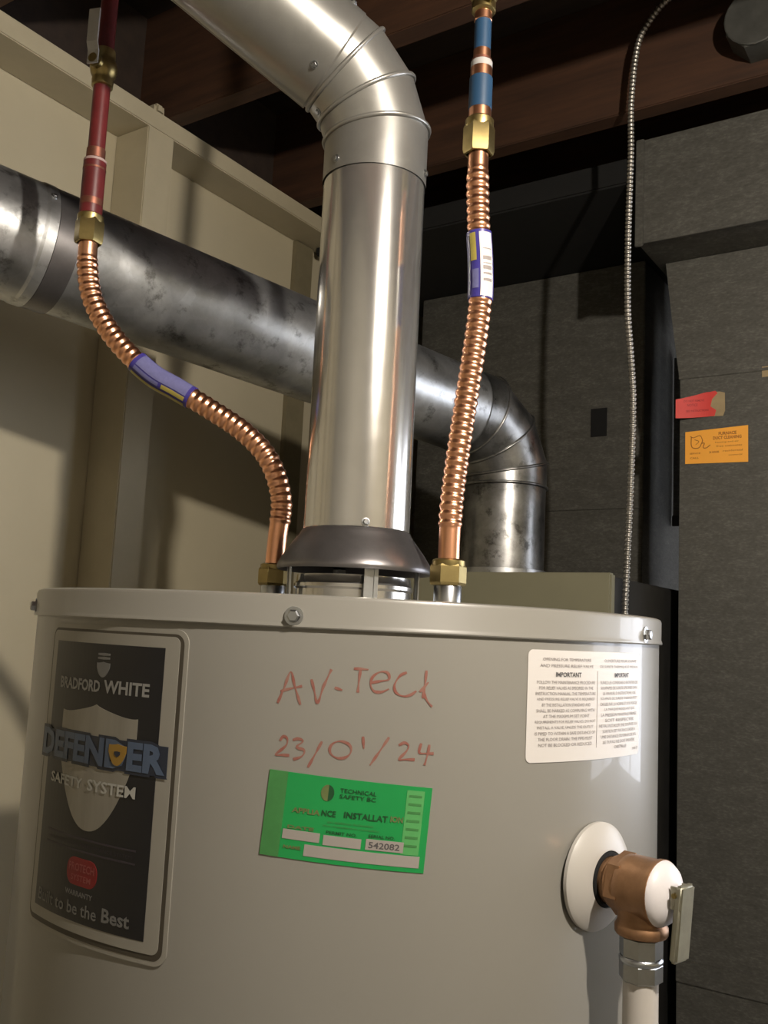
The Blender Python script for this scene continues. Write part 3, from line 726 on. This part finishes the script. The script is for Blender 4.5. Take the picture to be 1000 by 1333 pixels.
# ------------------------------------------------------------------ copper hoses and supply pipes
def hose(name, label, path, r0, plain0, plain1, lab0, lab1, nuts, group):
    """path runs upward; plain ends, corrugated middle, a paper label wrapped round it"""
    o = thing(name, label, 'hose', path[0], group)
    pts = catmull(path, 0.0009)
    L = 0.0009 * (len(pts) - 1); pitch = 0.0078
    def rad(s, i):
        w = min(1.0, max(0.0, (s - plain0) / 0.004)) * min(1.0, max(0.0, (L - plain1 - s) / 0.004))
        c = 0.5 + 0.5 * math.cos(2 * math.pi * (s - plain0) / pitch)
        return r0 * (1 - 0.05 * (1 - w)) + w * (0.0012 * (1 - c) ** 0.8 - 0.0004)
    mesh_obj('corrugated_tube', *tube(pts, rad, 28), M['copper'], o, 60)
    sl = [p for i, p in enumerate(pts) if lab0 <= i * 0.0009 <= lab1]
    lb_ = mesh_obj('product_label', *tube(sl, r0 + 0.0016, 28), M['label_blue'], o, 50, label='blue paper label wrapped round the tube')
    return o, pts, sl, lb_

def label_strip(sl, f0, f1, a0, a1, r, ref, mat, parent, name):
    """printed strip on a wrapped label: fractions along it and angles round it"""
    i0, i1 = int(f0 * (len(sl) - 1)), int(f1 * (len(sl) - 1)); V = []; F = []; n = 8
    for i in range(i0, i1 + 1):
        p = sl[i]; t_ = (sl[min(i + 1, len(sl) - 1)] - sl[max(i - 1, 0)]).normalized()
        f_ = (ref - t_ * ref.dot(t_)).normalized(); s_ = t_.cross(f_)
        for k in range(n + 1):
            a = R(a0 + (a1 - a0) * k / n); V.append(p + (f_ * math.cos(a) + s_ * math.sin(a)) * r)
    for i in range(i1 - i0):
        for k in range(n):
            F.append((i * (n + 1) + k, i * (n + 1) + k + 1, (i + 1) * (n + 1) + k + 1, (i + 1) * (n + 1) + k))
    return mesh_obj(name, V, F, mat, parent, 60)

def hexnut(parent, x, y, z0, z1, r, rot=0.25):
    h = z1 - z0
    o = mesh_obj('nut', *lathe([(r * .80, z0), (r * .93, z0 + 0.0005), (r, z0 + h * .12), (r, z0 + h * .72), (r * .94, z0 + h * .80)], 6, (x, y, 0), rot=rot), M['brass'], parent, 20)
    mesh_obj('nut_collar', *lathe([(r * .86, z0 + h * .70), (r * .90, z0 + h * .78), (r * .90, z0 + h * .94), (r * .76, z1)], 32, (x, y, 0)), M['brass'], o, 40)
    return o

# --- cold side
CX, CY = 0.1000, -0.0010
cold_path = [(CX, CY, 1.486), (0.1000, -0.001, 1.515), (0.1010, 0.0, 1.553), (0.1065, 0.003, 1.615), (0.1135, 0.007, 1.685), (0.1160, 0.0095, 1.727), (0.1150, 0.009, 1.763), (0.1130, 0.0075, 1.792), (0.1110, 0.006, 1.836), (0.1105, 0.006, 1.874)]
ch, pts, sl, lb_ = hose('copper_hose', 'corrugated copper hose, nearly straight, below the blue painted pipe', cold_path, 0.0098, 0.034, 0.024, 0.241, 0.305, None, 'flexible copper hoses')
nip = mesh_obj('nipple', *lathe([(0.0120, 1.4490), (0.0120, 1.4700), (0.0105, 1.4720)], 32, (CX, CY, 0)), M['zinc'], ch, 40, label='grey zinc nipple')
hexnut(ch, CX, CY, 1.4705, 1.4935, 0.0158, 0.1)
hexnut(ch, 0.1105, 0.006, 1.8640, 1.8990, 0.0146, 0.1)
tocam = (Vector((0.4996, -0.70, 1.6)) - Vector((0.11, 0, 1.6))).normalized()
label_strip(sl, 0.02, 0.97, -2, 62, 0.0098 + 0.0020, tocam, M['paper'], lb_, 'barcode_panel')
for f0, f1 in ((0.24, 0.28), (0.34, 0.37), (0.40, 0.46), (0.49, 0.51), (0.55, 0.60), (0.70, 0.72)):
    label_strip(sl, f0, f1, 10, 52, 0.0098 + 0.0022, tocam, M['ink'], lb_, 'barcode_bar')
label_strip(sl, 0.55, 0.97, -48, -18, 0.0098 + 0.0020, tocam, M['label_yellow'], lb_, 'print')
label_strip(sl, 0.14, 0.42, -40, -10, 0.0098 + 0.0020, tocam, M['label_lilac'], lb_, 'print')
label_strip(sl, 0.05, 0.95, -80, -52, 0.0098 + 0.0020, tocam, M['label_lilac'], lb_, 'print')

def cyl_part(name, x, y, z0, z1, r, mat, parent, bev=0.0006, label=None):
    return mesh_obj(name, *lathe([(r - bev, z0), (r, z0 + bev), (r, (z0 + z1) / 2), (r, z1 - bev), (r - bev, z1)], 36, (x, y, 0), cap0=True, cap1=True), mat, parent, 40, label=label)

PX, PY = 0.1105, 0.006
cpipe = thing('cold_water_pipe', 'blue painted copper supply pipe with white ring above the straight hose', 'pipe', (PX, PY, 1.898))
cyl_part('stub', PX, PY, 1.8960, 1.9110, 0.0104, M['copper'], cpipe)
cyl_part('coupling', PX, PY, 1.9075, 1.9390, 0.0107, M['blue'], cpipe, label='blue painted coupling')
cyl_part('collar', PX, PY, 1.9385, 1.9490, 0.0100, M['copper'], cpipe)
cyl_part('ring', PX, PY, 1.9478, 1.9550, 0.0100, M['ring_white'], cpipe, label='white plastic ring')
cyl_part('ring', PX, PY, 1.9548, 1.9580, 0.0092, M['ring_dark'], cpipe)
cyl_part('riser', PX, PY, 1.9575, 1.9670, 0.0080, M['copper'], cpipe)
cyl_part('riser', PX, PY, 1.9660, 1.9960, 0.0078, M['blue'], cpipe)
cyl_part('riser', PX, PY, 1.9955, 2.0060, 0.0082, M['copper'], cpipe)
def ball_valve(parent, x, y, z0, z1, side, out):
    zc = (z0 + z1) / 2; h = z1 - z0
    v_ = mesh_obj('ball_valve', *lathe([(0.0088, z0), (0.0108, z0 + 0.001), (0.0112, z0 + h * .18), (0.0108, z0 + h * .26), (0.0128, z0 + h * .34), (0.0142, z0 + h * .5), (0.0128, z0 + h * .66), (0.0108, z0 + h * .74), (0.0112, z0 + h * .82), (0.0108, z1 - 0.001), (0.0088, z1)], 32, (x, y, 0), cap0=True, cap1=True), M['brass'], parent, 40, label='brass ball valve')
    s_ = Vector(side).normalized()
    mesh_obj('valve_stem', *lathe([(0.0072, 0.004), (0.0072, 0.0165), (0.0050, 0.0170), (0.0050, 0.0215)], 20, (x, y, zc), s_, cap1=True), M['brass'], v_, 40)
    t_ = Vector((0, 0, 1)).cross(s_).normalized()
    b0 = Vector((x, y, zc)) + s_ * 0.0195
    mb_ = MB()
    V = []
    prof = [(-0.006, 0.000), (0.008, 0.000), (0.016, 0.0035), (0.052, 0.0035)]
    for (zz, so) in prof:
        for w_ in (-0.0062, 0.0062):
            for th in (0, 0.0018): V.append(b0 + s_ * (so + th) + t_ * w_ + Vector((0, 0, zz)))
    F = [(0, 1, 3, 2), (12, 14, 15, 13)]
    for i in range(3):
        b_ = i * 4; F += [(b_, b_ + 2, b_ + 6, b_ + 4), (b_ + 1, b_ + 5, b_ + 7, b_ + 3), (b_, b_ + 4, b_ + 5, b_ + 1), (b_ + 2, b_ + 3, b_ + 7, b_ + 6)]
    mb_.add(V, F)
    hd = mesh_obj('lever', mb_.V, mb_.F, M['ring_white'], v_, label='pale grey lever')
    return v_
bv = mesh_obj('ball_valve', *lathe([(0.0088, 2.004), (0.0112, 2.006), (0.0112, 2.014), (0.0104, 2.016), (0.0135, 2.021), (0.0148, 2.028), (0.0135, 2.036), (0.0110, 2.041), (0.0112, 2.050), (0.0088, 2.052)], 32, (PX, PY, 0), cap0=True, cap1=True), M['brass'], cpipe, 40, label='brass ball valve')
mesh_obj('valve_stem', *lathe([(0.0062, 0.006), (0.0062, 0.019), (0.0045, 0.0195), (0.0045, 0.025)], 20, (PX, PY, 2.024), (0.55, -0.40, -0.35), cap1=True), M['brass'], bv, 40)
cyl_part('riser', PX, PY, 2.0500, 2.6190, 0.0080, M['blue'], cpipe)

# --- hot side
HX, HY = -0.0985, 0.0025
hot_path = [(HX, HY, 1.484), (-0.0972, 0.003, 1.516), (-0.0962, 0.004, 1.554), (-0.1075, -0.0045, 1.592), (-0.130, -0.019, 1.6195), (-0.160, -0.040, 1.642), (-0.188, -0.058, 1.660), (-0.214, -0.075, 1.677), (-0.245, -0.0955, 1.711), (-0.2655, -0.109, 1.748), (-0.2728, -0.1145, 1.784), (-0.2740, -0.1155, 1.820)]
hh, pts, sl, lb_ = hose('copper_hose', 'corrugated copper hose bent in an S below the red painted pipe', hot_path, 0.0101, 0.045, 0.026, 0.213, 0.282, None, 'flexible copper hoses')
mesh_obj('nipple', *lathe([(0.0120, 1.4490), (0.0120, 1.4700), (0.0105, 1.4720)], 32, (HX, HY, 0)), M['zinc'], hh, 40, label='grey zinc nipple')
hexnut(hh, HX, HY, 1.4680, 1.4900, 0.0152, 0.3)
hexnut(hh, -0.2740, -0.1155, 1.8085, 1.8400, 0.0146, 0.2)
cb_ = (Vector((0.4996, -0.70, 1.55)) - Vector((-0.2, -0.06, 1.66))).normalized()
label_strip(sl, 0.06, 0.94, -16, 62, 0.0101 + 0.0020, cb_, M['label_lilac'], lb_, 'print')
label_strip(sl, 0.50, 0.94, -42, -22, 0.0101 + 0.0020, cb_, M['label_lilac'], lb_, 'print')
label_strip(sl, 0.06, 0.46, -44, -22, 0.0101 + 0.0020, cb_, M['label_yellow'], lb_, 'print')
label_strip(sl, 0.05, 0.95, -84, -58, 0.0101 + 0.0020, cb_, M['label_yellow'], lb_, 'print')
QX, QY = -0.2740, -0.1160
hpipe = thing('hot_water_pipe', 'red painted copper pipe with ball valve above the S bent hose', 'pipe', (QX, QY, 1.838))
cyl_part('coupling', QX, QY, 1.8380, 1.8990, 0.0115, M['red'], hpipe, label='red painted coupling')
cyl_part('collar', QX, QY, 1.8480, 1.8560, 0.01165, M['ring_dark'], hpipe)
cyl_part('collar', QX, QY, 1.8870, 1.8900, 0.01175, M['ring_dark'], hpipe)
cyl_part('ring', QX, QY, 1.8955, 1.8990, 0.0117, M['ring_pale'], hpipe, label='pale ring')
cyl_part('collar', QX, QY, 1.8995, 1.9110, 0.0096, M['ring_dark'], hpipe)
cyl_part('riser', QX, QY, 1.9080, 1.9840, 0.0087, M['red'], hpipe)
ball_valve(hpipe, QX, QY, 1.9800, 2.0220, (0.26, -0.785, 0), None)
cyl_part('riser', QX, QY, 2.0190, 2.6190, 0.0087, M['red'], hpipe)

# ------------------------------------------------------------------ ducts and furnace
fn = thing('furnace', 'olive beige furnace cabinet behind the water heater', 'furnace', (-0.26, 1.1, 0))
mesh_obj('cabinet', *box(-0.500, -0.040, 0.735, 1.36, 0.0, 1.5370, 0.003), M['furnace_dark'], fn)
mesh_obj('front_panel', *box(-0.510, -0.0155, 0.715, 0.735, 0.02, 1.5375, 0.003), M['jacket'], fn, 40, label='olive beige enamel front panel')
mesh_obj('collar', *lathe([(FR + 0.006, 1.5378), (FR + 0.006, 1.550), (FR + 0.001, 1.551)], 48, (vx.x, vx.y, 0)), M['flue'], fp, 40)

mesh_obj('rear_cabinet', *box(-0.80, -0.190, 1.36, 1.92, 0.0, 1.5370, 0.003), M['furnace_dark'], fn)
pl = thing('supply_plenum', 'dark grey sheet metal plenum standing on the furnace', 'duct', (-0.49, 1.6, 1.538))
mesh_obj('sheet_body', *box(-0.800, -0.186, 1.380, 1.90, 1.5380, 2.328, 0.002), M['duct'], pl)
mesh_obj('seam', *box(-0.802, -0.184, 1.3765, 1.381, 1.736, 1.743, 0.001), M['duct'], pl)
mesh_obj('label_plate', *box(-0.313, -0.274, 1.3770, 1.381, 1.911, 1.979, 0.0005), M['black_hole'], pl, label='small black rectangle')
bt = mesh_obj('shade_box', *box(-0.880, -0.0680, 1.000, 1.92, 2.330, 2.3845, 0.004), M['matt_black'])  # added black box, stands in for the darkness under the joists
bt['label'] = 'added black box that darkens the gap over the plenum'; bt['category'] = 'duct'

tk = thing('trunk_duct', 'grey sheet metal trunk duct tight under the ceiling joists', 'duct', (0.17, 1.3, 2.175))
mesh_obj('sheet_body', *box(-0.060, 0.42, 0.950, 1.60, 2.176, 2.384, 0.002), M['duct'], tk)
mesh_obj('cleat', *box(-0.0640, -0.0485, 0.9440, 0.9500, 2.170, 2.3835, 0.0015), M['duct'], tk, label='lighter folded edge cleat')
mesh_obj('drip_edge', *box(-0.0480, 0.42, 0.9455, 0.9500, 2.1745, 2.1800, 0.0008), M['duct'], tk)

rd = thing('return_duct', 'dark grey return air duct with red and orange stickers', 'duct', (0.19, 1.3, 0))
V = [(-0.040, 1.06, 2.175), (0.40, 1.06, 2.175), (0.40, 1.06, 1.940), (-0.012, 1.06, 1.940), (-0.026, 1.06, 2.05)]
Fb = len(V); V2 = V + [(x, 1.55, z) for (x, y, z) in V]
F = [tuple(range(5)), tuple(range(5, 10))] + [(i, (i + 1) % 5, (i + 1) % 5 + 5, i + 5) for i in range(5)]
mesh_obj('sheet_boot', V2, F, M['duct'], rd, label='tapering upper boot')
mesh_obj('sheet_body', *box(-0.0105, 0.40, 1.0605, 1.55, 0.876, 1.9400, 0.001), M['duct'], rd)
mesh_obj('seam', *box(-0.0125, 0.402, 1.0575, 1.552, 1.936, 1.9415, 0.001), M['duct'], rd)
mesh_obj('seam', *box(-0.0095, 0.402, 1.0570, 1.552, 0.838, 0.878, 0.0015), M['duct'], rd)
mesh_obj('sheet_body', *box(-0.0095, 0.40, 1.0610, 1.55, 0.0, 0.839, 0.001), M['duct'], rd)
# torn red tag, its left end curling off the duct
def flat(pts_fn, n, z_top, z_bot, x0, x1, th=0.0006):
    V = []; F = []
    for i in range(n + 1):
        f = i / n; x = x0 + (x1 - x0) * f; y = pts_fn(f)
        for (zz, yy) in ((z_bot(f), y), (z_top(f), y), (z_top(f), y + th), (z_bot(f), y + th)): V.append((x, yy, zz))
    for i in range(n):
        for k in range(4): F.append((i * 4 + k, i * 4 + (k + 1) % 4, i * 4 + 4 + (k + 1) % 4, i * 4 + 4 + k))
    F.append((0, 1, 2, 3)); F.append(tuple(n * 4 + k for k in range(4)))
    return V, F
tagp = mesh_obj('paper_tag', *flat(lambda f: 1.0596 - 0.016 * (1 - f) ** 2, 16, lambda f: 1.8935 + 0.0125 * min(1, f / .85), lambda f: 1.8570 + 0.002 * f, -0.0135, 0.047), M['pink'], rd, label='torn red paper tag curling off at one end')
tv = [(0.047, 1.8588), (0.0545, 1.8590), (0.0575, 1.8700), (0.0470, 1.8780), (0.0500, 1.8920), (0.0600, 1.9025), (0.0560, 1.9070), (0.047, 1.9060)]
mesh_obj('torn_edge', [(x, 1.0590, z) for x, z in tv] + [(x, 1.0596, z) for x, z in tv], [tuple(range(8)), tuple(range(8, 16))] + [(i, (i + 1) % 8, (i + 1) % 8 + 8, i + 8) for i in range(8)], M['pink'], tagp)
mb = MB()
for tx, a, b_, z0, z1 in (('DO NOT REMOVE', 0.000, 0.036, 1.8885, 1.8925), ('NOTICE', 0.006, 0.024, 1.8800, 1.8850), ('SEE INSTRUCTIONS', 0.004, 0.044, 1.8690, 1.8730)):
    V, F = fit_text(tx, a, b_, z0, z1, 0.01)
    mb.add([(x, 1.0590 - 0.016 * (1 - (x + 0.0135) / 0.0605) ** 2, z + 0.02 * (x - 0.02)) for x, z in V], F)
mesh_obj('lettering', mb.V, mb.F, M['pink_ink'], tagp)
tv = [(0.040, 1.8590), (0.0700, 1.8580), (0.0735, 1.8680), (0.0730, 1.9020), (0.0640, 1.9050), (0.040, 1.9060)]
mesh_obj('tape', [(x, 1.0597, z) for x, z in tv] + [(x, 1.0604, z) for x, z in tv], [tuple(range(6)), tuple(range(6, 12))] + [(i, (i + 1) % 6, (i + 1) % 6 + 6, i + 6) for i in range(6)], M['tan'], rd, label='tan torn paper remnant beside the red tag')
mesh_obj('tape', *box(0.1390, 0.1800, 1.0592, 1.0604, 1.9240, 1.9440), M['tan'], rd, label='tan tape scrap at the picture edge')
tv = [(0.0005, 1.7705), (0.1145, 1.7680), (0.1145, 1.8365), (0.0005, 1.8320)]
card = mesh_obj('card', [(x, 1.0594, z) for x, z in tv] + [(x, 1.0603, z) for x, z in tv], [(0, 1, 2, 3), (4, 5, 6, 7)] + [(i, (i + 1) % 4, (i + 1) % 4 + 4, i + 4) for i in range(4)], M['orange'], rd, label='orange printed service card')
mb = MB()
for tx, a, b_, z0, z1, bo in (('FURNACE', 0.062, 0.094, 1.8215, 1.8275, 0.03), ('DUCT CLEANING', 0.052, 0.103, 1.8135, 1.8195, 0.03), ('heating and air', 0.056, 0.098, 1.8060, 1.8095, 0.0), ('free estimates', 0.058, 0.104, 1.7990, 1.8025, 0.0), ('SERVICE', 0.009, 0.029, 1.7880, 1.7910, 0.01), ('CALL', 0.010, 0.026, 1.7790, 1.7825, 0.01), ('24 HOURS', 0.045, 0.063, 1.7880, 1.7920, 0.02), ('residential', 0.070, 0.105, 1.7895, 1.7930, 0.0), ('commercial', 0.080, 0.104, 1.7815, 1.7845, 0.0)):
    V, F = fit_text(tx, a, b_, z0, z1, bo); mb.add([(x, 1.0591, z) for x, z in V], F)
mesh_obj('lettering', mb.V, mb.F, M['orange_ink'], card)
# little drawing of an appliance with a hose on the card
mb = MB()
def flat_tube(pts2, w):
    P2 = catmull([Vector((p[0], 0, p[1])) for p in pts2], 0.001); V = []; F = []
    for i, p in enumerate(P2):
        t_ = (P2[min(i + 1, len(P2) - 1)] - P2[max(i - 1, 0)]).normalized(); n2 = Vector((-t_.z, 0, t_.x)) * w / 2
        V += [(p.x + n2.x, 1.0591, p.z + n2.z), (p.x - n2.x, 1.0591, p.z - n2.z)]
    for i in range(len(P2) - 1): F.append((2 * i, 2 * i + 1, 2 * i + 3, 2 * i + 2))
    mb.add(V, F)
flat_tube([(0.010, 1.823), (0.016, 1.820), (0.028, 1.823), (0.033, 1.814)], 0.0012); flat_tube([(0.012, 1.822), (0.012, 1.806), (0.016, 1.800), (0.026, 1.800), (0.031, 1.808), (0.033, 1.814)], 0.0016)
flat_tube([(0.031, 1.808), (0.036, 1.808), (0.034, 1.800), (0.040, 1.799), (0.047, 1.804)], 0.0016); flat_tube([(0.018, 1.816), (0.026, 1.812), (0.020, 1.806)], 0.001)
mesh_obj('drawing', mb.V, mb.F, M['orange_ink'], card)

# filler sheet glimpsed in the gap between plenum and return duct
mesh_f = thing('filler_panel', 'grey sheet metal filler in the gap beside the return duct', 'panel', (-0.10, 1.62, 1.72))
mesh_obj('sheet', *box(-0.182, -0.020, 1.600, 1.604, 1.745, 2.15, 0.001), M['duct'], mesh_f)
mesh_obj('flange', *box(-0.182, -0.020, 1.592, 1.601, 1.720, 1.746, 0.001), M['furnace_dark'], mesh_f)

# ------------------------------------------------------------------ armoured cable and junction box
cab = [(-0.030, 0.80, 0.95), (-0.024, 0.80, 1.25), (-0.022, 0.80, 1.478), (-0.0205, 0.80, 1.53), (-0.015, 0.80, 1.705), (-0.0135, 0.80, 1.836), (-0.019, 0.80, 1.920), (-0.0250, 0.80, 1.999), (-0.026, 0.80, 2.137), (-0.0235, 0.80, 2.278), (-0.0240, 0.80, 2.379), (-0.014, 0.80, 2.478), (0.008, 0.80, 2.520), (0.038, 0.80, 2.547), (0.09, 0.80, 2.57), (0.16, 0.81, 2.575)]
pts = catmull(cab, 0.0010)
ac = mesh_obj('armoured_cable', *tube(pts, lambda s, i: 0.0052 + 0.0008 * math.sin(2 * math.pi * s / 0.0075), 12), M['cable'], None, 60)
ac['label'] = 'thin ribbed armoured cable hanging in front of the ducts'; ac['category'] = 'cable'
jb = thing('junction_box', 'dusty grey octagonal electrical box on the joist, top right', 'electrical box', (0.185, 0.845, 2.455))
mesh_obj('box_body', *lathe([(0.054, 0.0), (0.054, 0.050), (0.050, 0.053)], 8, (0.188, 0.8448, 2.462), (0, -1, 0), cap0=True, cap1=True, rot=R(22.5)), M['jbox'], jb, 20)
mesh_obj('cover', *lathe([(0.052, 0.053), (0.052, 0.055), (0.050, 0.056)], 24, (0.188, 0.8448, 2.462), (0, -1, 0), cap1=True), M['jbox'], jb, 20)
mesh_obj('connector', *lathe([(0.012, 0.0), (0.012, 0.03), (0.015, 0.03), (0.015, 0.04)], 16, (0.188, 0.82, 2.510), (0, 0, 1), cap1=True), M['tan'], jb, 30)
